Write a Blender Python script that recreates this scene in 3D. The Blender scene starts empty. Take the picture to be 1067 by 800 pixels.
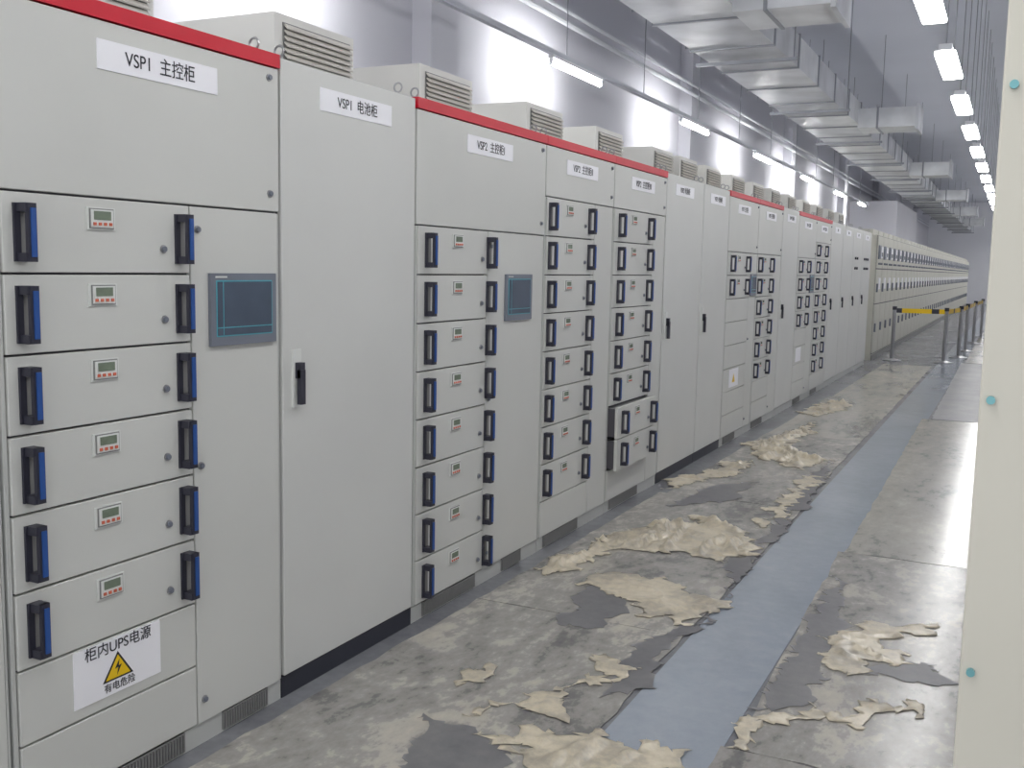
import bpy, math, random
from mathutils import Vector, Matrix, noise
from mathutils.geometry import delaunay_2d_cdt
random.seed(7)
sc=bpy.context.scene
sc.view_settings.view_transform='Standard'
sc.view_settings.look='None'
sc.view_settings.exposure=0.2

# ------------------------------------------------------------ materials
def srgb(r,g,b):
    def c(v):
        v/=255.
        return v/12.92 if v<=.04045 else ((v+.055)/1.055)**2.4
    return (c(r),c(g),c(b),1)
def mat(name,col,rough=.5,metal=0.,var=0.,scale=4.,bump=0.,bscale=60.,emit=0.,spec=.5,stretch=None):
    m=bpy.data.materials.new(name); m.use_nodes=True
    nt=m.node_tree; b=nt.nodes['Principled BSDF']
    b.inputs['Base Color'].default_value=col; b.inputs['Roughness'].default_value=rough
    b.inputs['Metallic'].default_value=metal; b.inputs['Specular IOR Level'].default_value=spec
    if var>0 or bump>0:
        tc=nt.nodes.new('ShaderNodeTexCoord')
    if var>0:
        n=nt.nodes.new('ShaderNodeTexNoise'); n.inputs['Scale'].default_value=scale; n.inputs['Detail'].default_value=2
        nt.links.new(tc.outputs['Object'],n.inputs['Vector'])
        r=nt.nodes.new('ShaderNodeValToRGB')
        r.color_ramp.elements[0].position=.3; r.color_ramp.elements[1].position=.7
        r.color_ramp.elements[0].color=[c*(1-var) for c in col[:3]]+[1]
        r.color_ramp.elements[1].color=[min(1,c*(1+var)) for c in col[:3]]+[1]
        nt.links.new(n.outputs['Fac'],r.inputs[0]); nt.links.new(r.outputs[0],b.inputs['Base Color'])
    if bump>0:
        n2=nt.nodes.new('ShaderNodeTexNoise'); n2.inputs['Scale'].default_value=bscale; n2.inputs['Detail'].default_value=1
        nt.links.new(tc.outputs['Object'],n2.inputs['Vector'])
        bp=nt.nodes.new('ShaderNodeBump'); bp.inputs['Strength'].default_value=bump; bp.inputs['Distance'].default_value=.01
        nt.links.new(n2.outputs['Fac'],bp.inputs['Height']); nt.links.new(bp.outputs[0],b.inputs['Normal'])
    if emit>0:
        b.inputs['Emission Color'].default_value=col; b.inputs['Emission Strength'].default_value=emit
    return m
M={}
M['paint']=mat('cabinet_paint_grey',srgb(208,209,204),.42,var=.025,scale=2.)
M['paintW']=mat('cabinet_paint_light',srgb(211,212,208),.42,var=.025,scale=2.)
M['carc']=mat('cabinet_frame_grey',srgb(192,194,190),.5,var=.03)
M['gap']=mat('shadow_gap_dark',srgb(92,90,96),.7)
M['beige']=mat('cabinet_paint_beige',srgb(202,199,186),.45,var=.03,scale=3)
M['beige2']=mat('switchgear_beige',srgb(202,201,190),.5,var=.04,scale=3)
M['red']=mat('red_trim',srgb(204,22,46),.4,var=.04)
M['black']=mat('black_plastic',srgb(50,50,62),.45)
M['blue']=mat('blue_grip',srgb(42,82,150),.35)
M['white']=mat('label_white',srgb(246,246,250),.4)
M['ink']=mat('label_ink',srgb(30,30,40),.6)
M['plate']=mat('meter_plate',srgb(222,224,220),.4)
M['lcd']=mat('lcd_green',srgb(118,130,112),.25,var=.08,scale=40)
M['btn']=mat('orange_button',srgb(205,104,78),.4)
M['bezel']=mat('hmi_bezel',srgb(118,123,134),.4,var=.04)
M['screen']=mat('hmi_screen',srgb(74,86,102),.18,var=.1,scale=10)
M['teal']=mat('hmi_teal_line',srgb(80,165,180),.3)
M['steel']=mat('steel',srgb(170,170,172),.3,.8)
M['plinth']=mat('plinth_black',srgb(50,52,62),.5,var=.08)
M['grille']=mat('grille_grey',srgb(132,132,130),.5)
M['fan']=mat('fan_box_paint',srgb(222,221,216),.5,var=.02)
M['slat']=mat('fan_slat',srgb(214,210,202),.5)
M['yellow']=mat('warning_yellow',srgb(240,200,20),.4,var=.03)
M['tube']=mat('fluorescent_tube',(1,.995,.985,1),.4,emit=74.)
M['diff']=mat('light_diffuser',(1,.995,.985,1),.4,emit=25.)
M['lightbody']=mat('luminaire_white',srgb(232,234,238),.4)
M['tray']=mat('trunking_grey',srgb(200,203,210),.5)
M['galv']=mat('galvanised_duct',srgb(196,198,202),.4,.35,var=.2,scale=2.2,bump=.2,bscale=5)
M['galv2']=mat('galvanised_duct_bright',srgb(216,218,220),.32,.4,var=.12,scale=3.2,bump=.25,bscale=4)
M['flange']=mat('duct_flange',srgb(150,153,159),.45,.4)
M['wall']=mat('wall_plaster',srgb(208,208,215),.85,var=.02,scale=.7)
M['wallfar']=mat('wall_far_white',srgb(238,239,243),.85,var=.02,scale=.7)
M['ceil']=mat('ceiling_paint',srgb(200,203,212),.9,var=.03,scale=.5)
M['bolt']=mat('bolt_teal',srgb(110,165,170),.3,.3)

def floor_mat(name,stops,rough,scale=1.6,scale2=14,bump=.3,spec=.4,mixw=.35,dist=.5,stretch=(1,1,1)):
    m=bpy.data.materials.new(name); m.use_nodes=True; nt=m.node_tree; b=nt.nodes['Principled BSDF']
    tc=nt.nodes.new('ShaderNodeTexCoord'); mp=nt.nodes.new('ShaderNodeMapping'); nt.links.new(tc.outputs['Object'],mp.inputs[0]); mp.inputs['Scale'].default_value=stretch
    a=nt.nodes.new('ShaderNodeTexNoise'); a.inputs['Scale'].default_value=scale; a.inputs['Detail'].default_value=5; a.inputs['Roughness'].default_value=.62; a.inputs['Distortion'].default_value=dist
    c=nt.nodes.new('ShaderNodeTexNoise'); c.inputs['Scale'].default_value=scale2; c.inputs['Detail'].default_value=4; c.inputs['Roughness'].default_value=.7
    for n in (a,c): nt.links.new(mp.outputs[0],n.inputs['Vector'])
    mx=nt.nodes.new('ShaderNodeMath'); mx.operation='MULTIPLY_ADD'; mx.inputs[1].default_value=mixw
    nt.links.new(c.outputs['Fac'],mx.inputs[0]); 
    ml=nt.nodes.new('ShaderNodeMath'); ml.operation='MULTIPLY'; ml.inputs[1].default_value=1-mixw; nt.links.new(a.outputs['Fac'],ml.inputs[0]); nt.links.new(ml.outputs[0],mx.inputs[2])
    r=nt.nodes.new('ShaderNodeValToRGB'); cr=r.color_ramp
    cr.elements[0].position=stops[0][0]; cr.elements[0].color=stops[0][1]
    cr.elements[1].position=stops[-1][0]; cr.elements[1].color=stops[-1][1]
    for p,col in stops[1:-1]:
        e=cr.elements.new(p); e.color=col
    nt.links.new(mx.outputs[0],r.inputs[0]); nt.links.new(r.outputs[0],b.inputs['Base Color'])
    b.inputs['Roughness'].default_value=rough; b.inputs['Specular IOR Level'].default_value=spec
    if bump>0:
        bp=nt.nodes.new('ShaderNodeBump'); bp.inputs['Strength'].default_value=bump; bp.inputs['Distance'].default_value=.01
        nt.links.new(a.outputs['Fac'],bp.inputs['Height']); nt.links.new(bp.outputs[0],b.inputs['Normal'])
    return m
M['floor']=floor_mat('floor_concrete',[(.3,srgb(104,105,110)),(.5,srgb(126,127,131)),(.7,srgb(146,147,150))],.26,bump=0)
M['strip']=floor_mat('floor_blue_epoxy',[(.3,srgb(142,149,159)),(.5,srgb(152,160,170)),(.72,srgb(166,172,180))],.18,scale=1.,bump=0,spec=.8)
M['sheet']=floor_mat('dusty_sheet',[(.34,srgb(108,106,106)),(.42,srgb(126,124,121)),(.44,srgb(146,143,138)),(.53,srgb(162,159,153)),(.555,srgb(180,175,165)),(.7,srgb(200,192,177))],.24,scale=1.5,scale2=11,stretch=(1.4,.8,1),mixw=.42,dist=1.2,spec=.6)
M['sheet2']=floor_mat('dusty_sheet_pale',[(.36,srgb(128,126,122)),(.43,srgb(148,146,140)),(.45,srgb(166,163,155)),(.56,srgb(180,176,165)),(.7,srgb(204,197,182))],.2,scale=1.2,scale2=9,stretch=(1.4,.6,1),dist=.8,mixw=.4,spec=.65)
M['dark']=floor_mat('bare_dark_board',[(.34,srgb(104,103,107)),(.5,srgb(120,119,121)),(.68,srgb(138,136,134))],.4,bump=.1)
M['film']=floor_mat('torn_film',[(.38,srgb(166,158,144)),(.46,srgb(188,179,160)),(.54,srgb(210,199,176)),(.66,srgb(224,214,193))],.3,scale=3.2,scale2=20,bump=.3,mixw=.4,spec=.55)

# ------------------------------------------------------------ builder
COL=sc.collection
class MB:
    def __init__(s): s.v=[];s.f=[];s.m=[];s.mats=[]
    def mi(s,k):
        if k not in s.mats: s.mats.append(k)
        return s.mats.index(k)
    def box(s,x0,x1,y0,y1,z0,z1,k):
        b=len(s.v); s.v+=[(x,y,z) for x in (x0,x1) for y in (y0,y1) for z in (z0,z1)]
        for q in ((0,1,3,2),(4,6,7,5),(0,4,5,1),(2,3,7,6),(0,2,6,4),(1,5,7,3)):
            s.f.append([b+i for i in q]); s.m.append(s.mi(k))
    def cyl(s,p,axis,r,h,k,n=12,r2=None):
        r2=r if r2 is None else r2
        b=len(s.v); p=Vector(p)
        ax=[Vector((1,0,0)),Vector((0,1,0)),Vector((0,0,1))][axis]; u=[Vector((0,1,0)),Vector((0,0,1)),Vector((1,0,0))][axis]; w=ax.cross(u)
        for j,(hh,rr) in enumerate(((0,r),(h,r2))):
            for i in range(n):
                a=2*math.pi*i/n; s.v.append(tuple(p+ax*hh+u*(rr*math.cos(a))+w*(rr*math.sin(a))))
        for i in range(n):
            j=(i+1)%n; s.f.append([b+i,b+j,b+n+j,b+n+i]); s.m.append(s.mi(k))
        s.f.append([b+i for i in reversed(range(n))]); s.m.append(s.mi(k))
        s.f.append([b+n+i for i in range(n)]); s.m.append(s.mi(k))
    def torus(s,p,axis,R,r,k,n=16,m=6):
        b=len(s.v); p=Vector(p)
        ax=[Vector((1,0,0)),Vector((0,1,0)),Vector((0,0,1))][axis]; u=[Vector((0,1,0)),Vector((0,0,1)),Vector((1,0,0))][axis]; w=ax.cross(u)
        for i in range(n):
            a=2*math.pi*i/n; d=u*math.cos(a)+w*math.sin(a)
            for j in range(m):
                c=2*math.pi*j/m; s.v.append(tuple(p+d*(R+r*math.cos(c))+ax*(r*math.sin(c))))
        for i in range(n):
            for j in range(m):
                s.f.append([b+i*m+j,b+((i+1)%n)*m+j,b+((i+1)%n)*m+(j+1)%m,b+i*m+(j+1)%m]); s.m.append(s.mi(k))
    def poly(s,pts,k):
        b=len(s.v); s.v+=[tuple(p) for p in pts]; s.f.append(list(range(b,b+len(pts)))); s.m.append(s.mi(k))
    def done(s,name,parent=None,bevel=0):
        me=bpy.data.meshes.new(name); me.from_pydata(s.v,[],s.f)
        for k in s.mats: me.materials.append(M[k])
        me.polygons.foreach_set('material_index',s.m); me.update()
        o=bpy.data.objects.new(name,me); COL.objects.link(o)
        if parent: o.parent=parent
        if bevel:
            bm=o.modifiers.new('bevel','BEVEL'); bm.width=bevel; bm.segments=2; bm.limit_method='ANGLE'
        return o
def empty(name):
    o=bpy.data.objects.new(name,None); o.empty_display_size=.2; COL.objects.link(o); return o
def text(body,y,z,size,parent,x=.004,k='ink',name='label_text',sx=1.):
    t=bpy.data.curves.new(name,'FONT'); t.body=body; t.size=size; t.align_x='CENTER'; t.align_y='CENTER'; t.extrude=.0004
    t.materials.append(M[k]); o=bpy.data.objects.new(name,t); COL.objects.link(o)
    o.location=(x,y,z); o.rotation_euler=(math.pi/2,0,math.pi/2); o.scale=(sx,1,1); o.parent=parent
    return o

# ------------------------------------------------------------ cabinet parts
P=.203
def handle(b,y,z,X=0.):
    b.box(X,X+.007,y-.03,y-.012,z-.072,z+.072,'black')
    b.box(X,X+.004,y-.012,y+.014,z-.07,z+.07,'grille')
    for s in (-1,1):
        za,zb=sorted((z+s*.05,z+s*.072)); b.box(X,X+.038,y-.024,y+.008,za,zb,'black')
    b.box(X+.03,X+.040,y-.018,y+.008,z-.072,z+.072,'black')
    b.box(X+.040,X+.044,y-.010,y+.004,z-.06,z+.06,'blue')
def meter(b,y,z,X=0.):
    b.box(X,X+.004,y-.047,y+.047,z-.03,z+.03,'plate')
    b.box(X+.004,X+.007,y-.04,y+.04,z-.026,z+.027,'grille')
    b.box(X+.007,X+.009,y-.037,y+.037,z-.023,z+.024,'plate')
    b.box(X+.009,X+.0105,y-.028,y+.028,z-.003,z+.02,'lcd')
    for i in range(4): b.box(X+.009,X+.012,y-.031+i*.0175,y-.022+i*.0175,z-.018,z-.010,'btn')
def lock(b,y,z,X=0.):
    b.cyl((X,y,z),0,.012,.004,'steel',12); b.cyl((X+.004,y,z),0,.008,.006,'bezel',10)
def hmi(b,y0,y1,z0,z1):
    b.box(0,.012,y0,y1,z0,z1,'bezel')
    m=.022; b.box(.012,.0135,y0+m,y1-m,z0+m*1.3,z1-m,'teal'); m2=m+.004
    b.box(.0135,.0145,y0+m2,y1-m2,z0+m*1.3+.004,z1-m2,'screen')
    b.box(.0145,.015,y0+.05,y0+.053,z0+m*1.3+.005,z1-m2,'teal'); b.box(.0145,.015,y0+m2,y1-m2,z0+.055,z0+.058,'teal')
    b.box(.012,.014,y0+.02,y0+.07,z1-.014,z1-.009,'plate')
def grille(b,y0,y1,z0=.008,z1=.07):
    b.box(-.02,-.004,y0,y1,z0,z1,'grille'); n=int((y1-y0)/.012)
    b.box(-.004,-.003,y0+.006,y1-.006,z0+.005,z1-.005,'gap')
    for i in range(n):
        y=y0+.008+i*.012
        if y+.005<y1-.004: b.box(-.003,.001,y,y+.0055,z0+.004,z1-.004,'grille')
def label(b,yc,zc,w=.45,h=.078): b.box(0,.003,yc-w/2,yc+w/2,zc-h/2,zc+h/2,'white')
def fanbox(y,parent,w=.52):
    b=MB(); x1,x0=-.4,-.95; z0,z1=2.2,2.48
    b.box(x0,x1,y,y+w,z0,z1,'fan')
    b.box(x1,x1+.004,y+.05,y+w-.03,z0+.04,z1-.03,'grille')
    n=9
    for i in range(n):
        z=z0+.045+i*(z1-z0-.08)/n
        p=[(x1+.004,z+.017),(x1+.02,z),(x1+.024,z+.004),(x1+.008,z+.022)]
        a=[(x,y+.055,zz) for x,zz in p]; c=[(x,y+w-.035,zz) for x,zz in p]
        b.poly(a,'slat'); b.poly(c[::-1],'slat')
        for j in range(4):
            k=(j+1)%4; b.poly([a[j],c[j],c[k],a[k]],'slat')
    b.done('roof_fan_box',parent)
def shell(y0,y1,par,strip,plinth=False,lifts=True,depth=1.0):
    b=MB(); b.box(-depth,-.024,y0+.002,y1-.002,.075,2.2,'carc'); b.box(-depth,-.03,y0+.002,y1-.002,0,.075,'plinth' if plinth else 'carc')
    b.box(-.024,-.021,y0+.004,y1-.004,.075,2.195,'gap')
    if strip: b.box(-.05,.006,y0,y1,2.157,2.2,'red')
    if plinth: b.box(-.03,-.008,y0,y1,0,.075,'plinth')
    else: b.box(-.03,-.01,y0,y1,0,.07,'carc')
    if lifts:
        for y in (y0+.06,y1-.06):
            b.cyl((-.05,y,2.2),2,.008,.012,'steel',8); b.torus((-.05,y,2.228),1,.018,.004,'steel')
    b.done('carcass',par)
def mcc(y0,y1,div,top,nrow,handles,hL,hR,title=None,tsize=.052,rightcol=True,hm=None,grs=(),pulled=(),meters=True,ly=None,colend=None):
    E=empty('switchgear_cabinet'); shell(y0,y1,E,True)
    d=MB(); g=.003; k='paint'
    ce=colend or div
    d.box(-.02,0,y0+g,y1-g,top+g,2.153,k)
    zs=[top-i*P for i in range(nrow+1)]
    for i in range(nrow):
        X=.06 if i in pulled else 0.
        zb=max(zs[i+1],.075)
        d.box(-.02+X,X,y0+.02,ce-g,zb+g,zs[i]-g,k)
        if X: d.box(-.4,X-.02,y0+.03,ce-.014,zb+.012,zs[i]-.012,'gap'); d.box(-.02,X-.018,y0+.026,ce-.01,zs[i]-.014,zs[i]-.01,'steel')
    zl=zs[-1]
    if zl>.12: d.box(-.02,0,y0+.02,ce-g,.075,zl-g,k)
    d.box(-.02,0,ce+g,y1-.014,.075,top-g,k)
    d.box(-.021,-.004,y0+.002,y0+.016,.075,top-g,'carc'); d.box(-.021,-.004,y1-.011,y1-.002,.075,top-g,'carc')
    d.done('doors',E,.0025)
    b=MB()
    for i in range(nrow):
        X=.06 if i in pulled else 0.
        zc=zs[i]-P/2
        if i in handles:
            handle(b,hL,zc,X); handle(b,hR,zc,X)
            if meters: meter(b,hL+.5*(hR-hL)-.03,zc+.045,X)
            lock(b,hR-.075,zc-.03,X)
    if hm: hmi(b,*hm)
    for a,c in grs: grille(b,a,c)
    for z in (2.12,1.75 if top<1.8 else 1.95,): lock(b,y1-.05,z)
    if rightcol:
        for z in (1.62,.9,.15): lock(b,ce+.03,z)
    yl=ly or (y0+(y1-y0)*.5)
    if title: label(b,yl,2.066); 
    b.done('fittings',E)
    if title: text(title,yl,2.066,tsize,E,sx=.9)
    return E
def blankdoor(name,y0,y1,title,hy,plinth=True,hz=1.13,tsize=.05,ly=None):
    E=empty(name); shell(y0,y1,E,False,plinth)
    d=MB(); d.box(-.02,0,y0+.006,y1-.006,.08,2.192,'paintW'); d.done('door',E,.004)
    b=MB()
    b.box(0,.008,hy-.022,hy+.022,hz-.1,hz+.1,'plate'); b.box(.008,.03,hy-.012,hy+.014,hz+.0,hz+.055,'black'); b.box(.016,.034,hy-.012,hy+.012,hz-.09,hz+.03,'black')
    yl=ly or (y0+y1)/2
    if title: label(b,yl,2.095)
    b.done('fittings',E)
    if title: text(title,yl,2.095,tsize,E,sx=.9)
    return E

# ------------------------------------------------------------ cabinets
c1=mcc(1.655,2.715,2.302,1.69,8,range(6),1.735,2.27,'VSP1  主控柜',rightcol=True,hm=(2.375,2.68,1.265,1.49),grs=[(1.98,2.25),(2.42,2.64)],ly=2.2)
b=MB(); b.box(0,.003,1.84,2.15,.305,.465,'white')
tri=[(.0035,1.99-.055,.345),(.0035,1.99+.055,.345),(.0035,1.99,.425)]
b.poly(tri,'ink'); b.poly([(.004,1.99-.044,.35),(.004,1.99+.044,.35),(.004,1.99,.415)],'yellow')
b.poly([(.0045,1.995,.402),(.0045,1.978,.376),(.0045,1.99,.378),(.0045,1.984,.354),(.0045,2.003,.384),(.0045,1.992,.382)][::-1],'ink')
b.done('warning_label',c1)
text('柜内UPS电源',1.995,.443,.042,c1); text('有电危险',1.995,.326,.028,c1)
c2=blankdoor('battery_cabinet',2.72,3.57,'VSP1  电池柜',2.795,ly=3.16)
c3=mcc(3.575,4.838,4.205,1.69,8,range(8),3.675,4.225,'VSP2  主控柜I',hm=(4.385,4.675,1.265,1.49),grs=[(3.66,4.14),(4.42,4.64)],ly=4.22)
c4=mcc(4.842,5.832,5.53,1.893,8,range(8),4.915,5.46,'VSP2  主控柜II',grs=[(4.92,5.4)],ly=5.33,rightcol=False)
c5=mcc(5.836,6.85,6.59,1.893,8,range(8),5.955,6.51,'VSP2  主控柜III',grs=[(5.92,6.45)],pulled=(6,7),ly=6.36,rightcol=False)
c6=blankdoor('battery_cabinet',6.855,7.785,'VSP2 电池柜',6.93,ly=7.28)
c7=blankdoor('battery_cabinet',7.79,8.575,'VSP3 电池柜',7.86,ly=8.2)
c8=mcc(8.58,9.67,9.38,1.69,8,range(2),8.72,9.27,'VSP3 主控柜',hm=(9.42,9.64,1.3,1.5),grs=[(8.7,9.1)],ly=9.1)
b=MB(); b.box(0,.003,8.8,9.12,.5,.66,'white'); b.poly([(.0035,8.9,.54),(.0035,9.0,.54),(.0035,8.95,.62)],'yellow'); b.done('warning_label',c8)
c9=mcc(9.675,10.76,10.38,1.69,8,range(6),9.76,10.27,'VSP3 主控柜II',grs=[(9.75,10.2)],ly=10.2)
c10=blankdoor('battery_cabinet',10.765,11.64,'VSP4 电池柜',10.84,plinth=False)
c11=mcc(11.645,12.75,12.36,1.69,8,range(4),11.78,12.28,'VSP4 主控柜',hm=(12.42,12.68,1.28,1.5),grs=[(11.8,12.2)])
b=MB(); b.box(0,.003,11.8,12.1,.5,.66,'white'); b.done('warning_label',c11)
c12=mcc(12.755,13.85,13.55,1.893,8,range(8),12.88,13.45,'VSP4 主控柜II',grs=[(12.9,13.3)],rightcol=False)
ys=[13.855,14.85,15.85,16.85,17.9]
dn=[blankdoor('battery_cabinet',ys[i],ys[i+1]-.005,'VSP%d'%(5+i),ys[i]+.08,plinth=False) for i in range(4)]
b=MB()
for y in (16.1,16.3,17.1,17.3,17.5):
    for z in (1.75,1.6): b.cyl((0,y,z),0,.02,.02,'black',10)
b.done('push_buttons',dn[2])
c0=mcc(.55,1.65,1.2,1.69,8,range(6),.63,1.15,'VSP0 主控柜')
owner=[(2.05,c1),(3.18,c2),(4.24,c3),(5.42,c4),(6.5,c5),(7.69,c6),(8.4,c7),(9.2,c8),(10.15,c9),(11.05,c10),(11.95,c11),(12.9,c12),(13.9,dn[0]),(14.9,dn[1]),(15.9,dn[2]),(16.9,dn[3]),(.9,c0)]
for y,o in owner: fanbox(y,o)

# ------------------------------------------------------------ far switchgear line-up (array of one cubicle)
def lineup():
    b=MB(); w=.8
    b.box(-1.4,-.02,.0,w,.0,2.2,'beige2')
    b.box(-.02,.0,.012,w-.012,.12,.98,'beige2'); b.box(-.02,.0,.012,w-.012,1.0,1.6,'beige2'); b.box(-.02,.0,.012,w-.012,1.62,2.18,'beige2')
    b.box(-.019,-.016,.0,w,.1,2.19,'gap')
    b.box(-1.0,-.1,.05,w-.05,2.2,2.3,'beige2')
    b.box(0,.02,.1,.36,1.78,2.02,'bezel'); b.box(.02,.024,.13,.33,1.81,1.99,'screen'); b.box(0,.015,.44,.7,1.8,2.0,'white'); b.box(.015,.018,.47,.67,1.83,1.9,'screen')
    for y in (.2,.35,.5,.65): b.cyl((0,y,1.7),0,.018,.02,'bezel',8)
    b.box(0,.03,.08,.11,1.2,1.35,'bezel'); b.box(0,.02,.3,.5,1.25,1.45,'white')
    b.box(0,.03,.08,.11,.5,.65,'bezel')
    b.box(-.01,.004,0,w,0,.09,'grille')
    o=b.done('switchgear_lineup'); o.location=(0,18.8,0)
    a=o.modifiers.new('row','ARRAY'); a.use_relative_offset=False; a.use_constant_offset=True; a.constant_offset_displace=(0,.805,0); a.count=46
lineup()

# ------------------------------------------------------------ opposite beige cabinet at the right edge
E=empty('beige_electrical_cabinet')
b=MB(); b.box(2.2,3.1,1.32,2.2,0,2.3,'beige'); b.box(2.185,2.2,1.32,2.2,.08,2.28,'beige')
b.done('body',E,.004)
b=MB(); b.box(2.185,3.1,1.3,1.318,.02,2.3,'beige'); b.done('end_panel',E,.003)
b=MB()
for z in (.4,.72,1.055,1.385,1.743,2.05):
    for x in (2.197,3.08): b.cyl((x,1.3,z),1,.005,-.006,'bolt',10)
b.done('bolts',E)

# ------------------------------------------------------------ room shell
def room(name,x0,x1,y0,y1,z0,z1,k):
    b=MB(); b.box(x0,x1,y0,y1,z0,z1,k); return b.done(name)
CZ=5.4
room('floor',-2.3,4.6,-3,60,-.1,0,'floor')
room('wall_left',-2.5,-2.3,-3,60,-.1,CZ,'wall')
room('wall_right',4.6,4.8,-3,60,-.1,CZ,'wall')
room('wall_far',-2.5,4.8,60,60.2,-.1,CZ,'wallfar')
room('ceiling',-2.5,4.8,-3,60.2,CZ,5.6,'ceil')
b=MB(); b.box(1.09,1.47,-3,60,0,.003,'strip'); b.done('floor_painted_strip')
b=MB()
for y in (7.2,14.4,21.6,28.8,36,43.2,50.4): b.box(-2.3,-2.12,y,y+.45,0,CZ,'wall')
b.done('trim_1')
b=MB(); b.box(-2.3,-1.0,31.2,37.5,2.4,3.6,'wall'); b.done('wall_bulkhead')

# ------------------------------------------------------------ floor coverings
def jitter_poly(pts,amp,step,seed,oct=2):
    out=[]; n=len(pts)
    for i in range(n):
        a=Vector(pts[i]); c=Vector(pts[(i+1)%n]); L=(c-a).length; k=max(1,int(L/step))
        for j in range(k):
            p=a+(c-a)*j/k; dx=dy=0
            for o in range(oct):
                fq=7*2.6**o; am=.6**o
                q=Vector((p.x*fq+seed,p.y*fq,seed*1.3))
                dx+=noise.noise(q)*am; dy+=noise.noise(q+Vector((9,3,1)))*am
            out.append(p+Vector((dx,dy))*amp)
    return out
def sheet(name,pts,k,z=.004,amp=.03,step=.06,th=.003,seed=1.,crumple=0.,grid=.04,oct=2):
    bd=jitter_poly(pts,amp,step,seed,oct)
    vs=[Vector((p.x,p.y)) for p in bd]; nb=len(vs)
    if crumple>0:
        xs=[p.x for p in bd]; yy=[p.y for p in bd]
        x=min(xs)
        while x<max(xs):
            y=min(yy)
            while y<max(yy):
                vs.append(Vector((x+random.uniform(-.4,.4)*grid,y+random.uniform(-.4,.4)*grid))); y+=grid
            x+=grid
    r=delaunay_2d_cdt(vs,[],[list(range(nb))],1,1e-5)
    V,F_=r[0],r[2]
    v3=[]
    for i,p in enumerate(V):
        h=0
        if crumple>0:
            q=Vector((p.x*3.2+seed,p.y*1.9,seed*2)); w=Vector((noise.noise(q*1.3),noise.noise(q*1.3+Vector((4,4,4))),0))*.9
            rid=max(0,1-abs(noise.noise(q*1.5+w))*6.5)**1.4
            rid2=max(0,1-abs(noise.noise(q*3.1+w*1.5+Vector((7,7,7))))*7.)**1.4
            h=crumple*(rid*.85+.35*rid2+.08*abs(noise.noise(Vector((p.x*40,p.y*40,seed)))))
            dmin=min((p-c).length for c in bd); h*=min(1,dmin/.05)
        v3.append((p.x,p.y,z+h))
    me=bpy.data.meshes.new(name); me.from_pydata(v3,[],[list(f) for f in F_]); me.materials.append(M[k]); me.update()
    if crumple>0:
        for p in me.polygons: p.use_smooth=True
    o=bpy.data.objects.new(name,me); COL.objects.link(o)
    s=o.modifiers.new('thick','SOLIDIFY'); s.thickness=th; s.offset=-1 if crumple==0 else 1
    return o
segs=[(-1,1.6),(1.605,4.0),(4.005,6.6),(6.605,9.6),(9.605,12.9),(12.905,18.2)]
for i,(a,c) in enumerate(segs):
    xl=[.06,.07,.09,.16,.2,.26][i]; xr=1.07 if i<3 else 1.04
    sheet('protective_floor_sheet',[(xl,a),(xr,a),(xr,c),(xl+.02,c)],'sheet' if i<4 else 'sheet2',amp=.012,step=.1,seed=i+1.,z=.005+.0006*(i%2))
for i,(a,c,xl,xr,k) in enumerate([(-1,3.1,1.52,2.16,'sheet'),(3.105,5.68,1.5,2.17,'sheet'),(5.69,11.5,1.47,2.2,'sheet2'),(11.53,19.2,1.5,2.3,'dark'),(19.3,30,1.5,2.3,'sheet')]):
    sheet('protective_floor_sheet',[(xl,a),(xr,a),(xr,c),(xl-.06,c)],k,amp=.012,step=.1,seed=i+11.,z=.005+.0006*(i%2))
D=[[(0.52,4.01),(0.48,4.54),(0.58,4.48),(0.75,4.14),(0.70,3.91),(0.55,3.89)],
[(0.91,3.71),(0.96,4.05),(1.10,4.15),(1.07,4.83),(0.98,5.21),(0.98,6.01),(0.92,7.58),(0.98,8.50),(1.06,7.32),(1.08,5.02),(1.08,3.53),(1.03,3.27)],
[(0.64,2.4),(0.54,2.86),(0.72,2.84),(0.92,2.65),(.9,2.4)],
[(1.50,3.42),(1.50,4.40),(1.52,5.22),(1.64,4.51),(1.69,3.93),(1.62,3.55)],
[(.3,6.2),(.36,6.9),(.6,7.3),(.62,6.6)],[(1.8,3.9),(1.86,4.1),(2.05,4.2),(2.05,3.95)]]
for i,p in enumerate(D): sheet('torn_dark_board',p,'dark',z=.0072+.0003*i,amp=.07,step=.018,th=.0006,seed=20.+i,oct=4)
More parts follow.
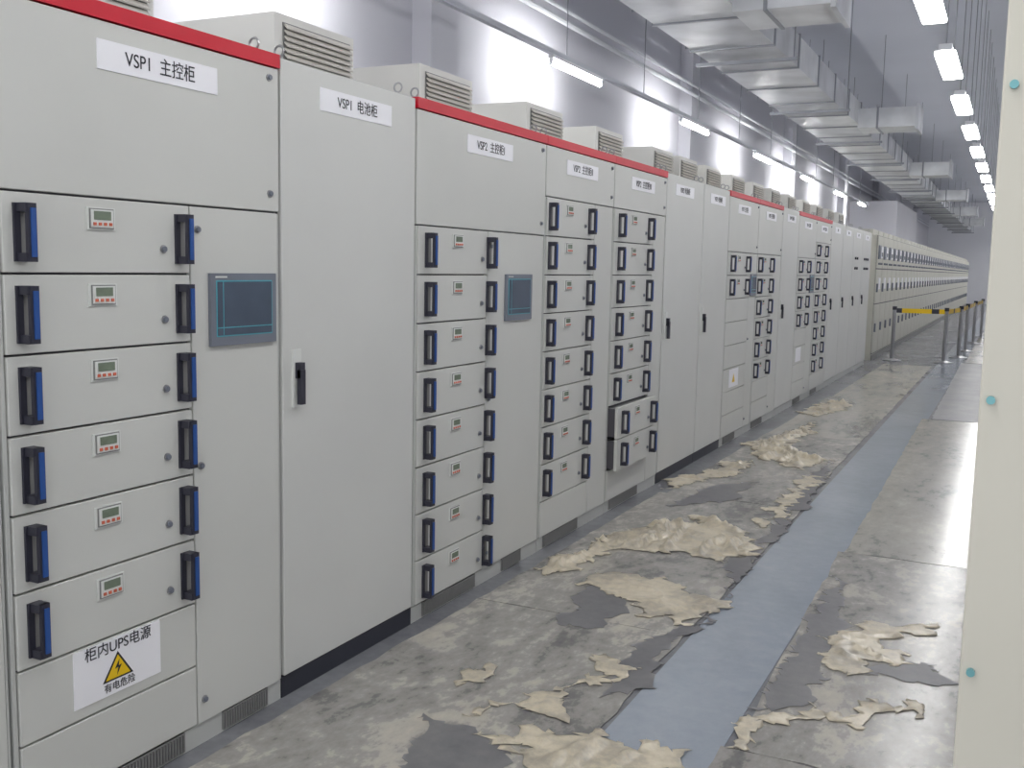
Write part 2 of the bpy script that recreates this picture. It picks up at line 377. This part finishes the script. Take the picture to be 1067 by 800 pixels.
Pm=[([(0.12,4.61),(0.22,5.13),(0.29,5.56),(0.40,5.77),(0.54,5.81),(0.53,6.08),(0.63,6.05),(0.76,5.94),(0.96,5.70),(1.02,5.47),(0.96,5.26),(0.82,5.22),(0.65,5.16),(0.45,5.11),(0.35,4.95),(0.28,4.59),(0.20,4.47)],.05),
([(0.39,4.44),(0.43,4.61),(0.62,4.71),(0.76,4.67),(0.91,4.62),(1.08,4.51),(1.09,4.34),(1.06,4.11),(0.92,4.17),(0.84,4.20),(0.76,4.37),(0.62,4.37)],.016),
([(0.59,2.92),(0.69,3.04),(0.73,3.15),(0.86,3.25),(0.99,3.54),(0.99,3.62),(0.85,3.63),(0.86,3.52),(0.95,3.49),(0.85,3.34),(0.90,3.15),(0.89,3.05),(0.77,3.02),(0.70,2.91)],.016),
([(0.73,2.83),(0.85,2.87),(0.97,2.91),(1.06,2.93),(1.13,3.02),(1.18,2.97),(1.33,2.99),(1.44,2.99),(1.47,2.89),(1.02,2.64),(0.88,2.74)],.03),
([(0.13,8.92),(0.27,9.25),(0.38,10.03),(0.46,10.60),(0.56,9.81),(0.47,8.91),(0.83,8.50),(0.98,8.50),(0.83,7.86),(0.64,8.10),(0.43,8.16)],.05),
([(0.08,7.02),(0.20,7.56),(0.31,8.18),(0.47,7.99),(0.38,7.45),(0.22,6.97),(0.11,6.64)],.03),
([(1.65,4.44),(1.73,4.56),(1.87,4.57),(2.01,4.75),(1.97,4.56),(1.87,4.43),(1.92,4.28),(1.90,4.13),(1.79,4.09),(1.75,3.91),(1.68,4.03)],.022),
([(1.49,3.18),(1.53,3.33),(1.63,3.49),(1.77,3.60),(1.92,3.71),(2.05,3.74),(2.02,3.65),(1.84,3.57),(1.70,3.46),(1.57,3.29),(1.52,3.14)],.03),
([(0.90,6.10),(0.89,6.84),(0.92,7.58),(1.02,7.77),(0.98,6.90),(0.98,6.29),(0.96,5.95)],.012),
([(.18,11.2),(.3,12.3),(.5,12.6),(.6,11.9),(.4,11.0)],.04),
([(.45,3.1),(.42,3.25),(.52,3.3),(.56,3.15)],.008)]
for i,(p,h) in enumerate(Pm): sheet('torn_protective_film',p,'film',z=.0095,amp=.1,step=.012,th=.0004,seed=40.+3*i,crumple=h,grid=.018,oct=4)

# ------------------------------------------------------------ luminaires
E=empty('lighting_trunking')
for k in range(-2,6):
    x,z,y=-1.72,3.38,9.26+4*k
    b=MB(); b.box(x-.025,x+.025,y-.62,y+.62,z+.04,z+.072,'lightbody')
    for s in (-.61,.59): b.box(x-.015,x+.015,y+s,y+s+.02,z-.02,z+.04,'lightbody')
    b.done('luminaire_housing',E)
    b=MB(); b.cyl((x,y-.59,z),1,.025,1.18,'tube',8); b.done('luminaire_tube',E)
b=MB(); b.box(-1.745,-1.695,-3,30.5,3.452,3.495,'tray')
for i in range(15): b.cyl((-1.72,-2+i*2.2,3.495),2,.005,CZ-3.495,'flange',6)
b.done('channel',E)
def aisle_or_fill_light(x,y,z=3.3,w=.08):
    E=empty('fluorescent_or_fill_light')
    b=MB(); b.box(x-.05,x+.05,y-.58,y+.58,z+.02,z+.07,'lightbody')
    for s in (-.5,.5): b.cyl((x,y+s,z+.07),2,.005,CZ-z-.07,'flange',6)
    b.done('housing',E)
    b=MB(); b.box(x-w,x+w,y-.56,y+.56,z-.02,z+.02,'diff'); b.done('diffuser',E,.01)
for k in range(-3,23): aisle_or_fill_light(1.57,7.35+2.27*k)
for y in (34,40,45,49,52,55,57.5): aisle_or_fill_light(3.6,y)  # added fill row, hidden behind the beige cabinet, brightens the far end

# ------------------------------------------------------------ ducts, trays, pipes
E=empty('ventilation_duct'); b=MB()
y=-.6; i=0
while y<58:
    b.box(-.88,-.06,y,y+1.2,3.72,4.05,('galv','galv2','galv')[i%3]); y+=1.2; i+=1
y=-.6
while y<58:
    b.box(-.895,-.045,y,y+.035,3.705,4.065,'flange'); y+=1.2
b.done('main_run',E)
b=MB()
for y in (8.6,16.,24.,32.,40.,48.):
    b.box(-.06,.74,y,y+.7,3.66,3.94,'galv2'); b.box(.74,.78,y-.04,y+.74,3.62,3.98,'galv'); b.box(.2,.23,y-.015,y+.715,3.645,3.955,'flange')
b.done('branches',E)
b=MB(); y=0.
while y<58:
    for x in (-.96,.02): b.cyl((x,y,3.67),2,.006,CZ-3.67,'flange',6)
    b.box(-1.0,.06,y-.02,y+.02,3.67,3.704,'flange'); y+=3.6
b.done('hangers',E)
E=empty('cable_tray'); b=MB()
b.box(-1.5,-1.2,-1,58,4.2,4.21,'galv'); b.box(-1.51,-1.5,-1,58,4.2,4.28,'galv'); b.box(-1.2,-1.19,-1,58,4.2,4.28,'galv')
y=.8
while y<58:
    for x in (-1.53,-1.17): b.cyl((x,y,4.18),2,.006,CZ-4.18,'flange',6)
    b.box(-1.56,-1.14,y-.02,y+.02,4.17,4.2,'flange'); y+=1.9
b.done('tray',E)
E=empty('wall_conduit'); b=MB()
b.cyl((-2.08,-2,4.0),1,.03,60,'lightbody',8); b.cyl((-2.08,-2,4.12),1,.02,60,'lightbody',8)
b.done('pipes',E)

# ------------------------------------------------------------ queue barrier
E=empty('barrier_tape_stand'); b=MB()
posts=[(.32,19.),(1.16,19.1),(1.33,20.5),(1.37,22.3),(1.42,25.),(1.5,27.5)]
for x,y in posts:
    b.cyl((x,y,0.003),2,.16,.012,'steel',20); b.cyl((x,y,.012),2,.155,.03,'steel',20,r2=.05); b.cyl((x,y,.03),2,.032,.87,'steel',12); b.cyl((x,y,.9),2,.038,.06,'black',12)
for (x0,y0),(x1,y1) in zip(posts[:-1],posts[1:]):
    n=max(2,int(math.hypot(x1-x0,y1-y0)/.12))
    for i in range(n):
        a=i/n; c=(i+1)/n
        p=(x0+(x1-x0)*a,y0+(y1-y0)*a); q=(x0+(x1-x0)*c,y0+(y1-y0)*c)
        b.poly([(p[0],p[1],.85),(q[0],q[1],.85),(q[0],q[1],.93),(p[0],p[1],.93)],'yellow' if i%5 else 'black')
b.done('posts_and_tape',E)

# ------------------------------------------------------------ world + camera
w=bpy.data.worlds.new('World'); sc.world=w; w.use_nodes=True
w.node_tree.nodes['Background'].inputs[0].default_value=(.97,.98,1,1); w.node_tree.nodes['Background'].inputs[1].default_value=1.4
f=1055.8; yaw,pitch,roll=[math.radians(a) for a in (26.264,6.626,1.127)]
F=Vector((-math.sin(yaw)*math.cos(pitch),math.cos(yaw)*math.cos(pitch),-math.sin(pitch)))
R=Vector((math.cos(yaw),math.sin(yaw),0)); U=R.cross(F)
c,s=math.cos(roll),math.sin(roll); R,U=c*R+s*U,-s*R+c*U
cd=bpy.data.cameras.new('camera'); cam=bpy.data.objects.new('camera',cd); COL.objects.link(cam)
m=Matrix((R,U,-F)).transposed().to_4x4(); m.translation=Vector((2.215,0,1.529)); cam.matrix_world=m
cd.sensor_width=36; cd.lens=f/1067*36; cd.clip_start=.05; cd.clip_end=200
sc.camera=cam
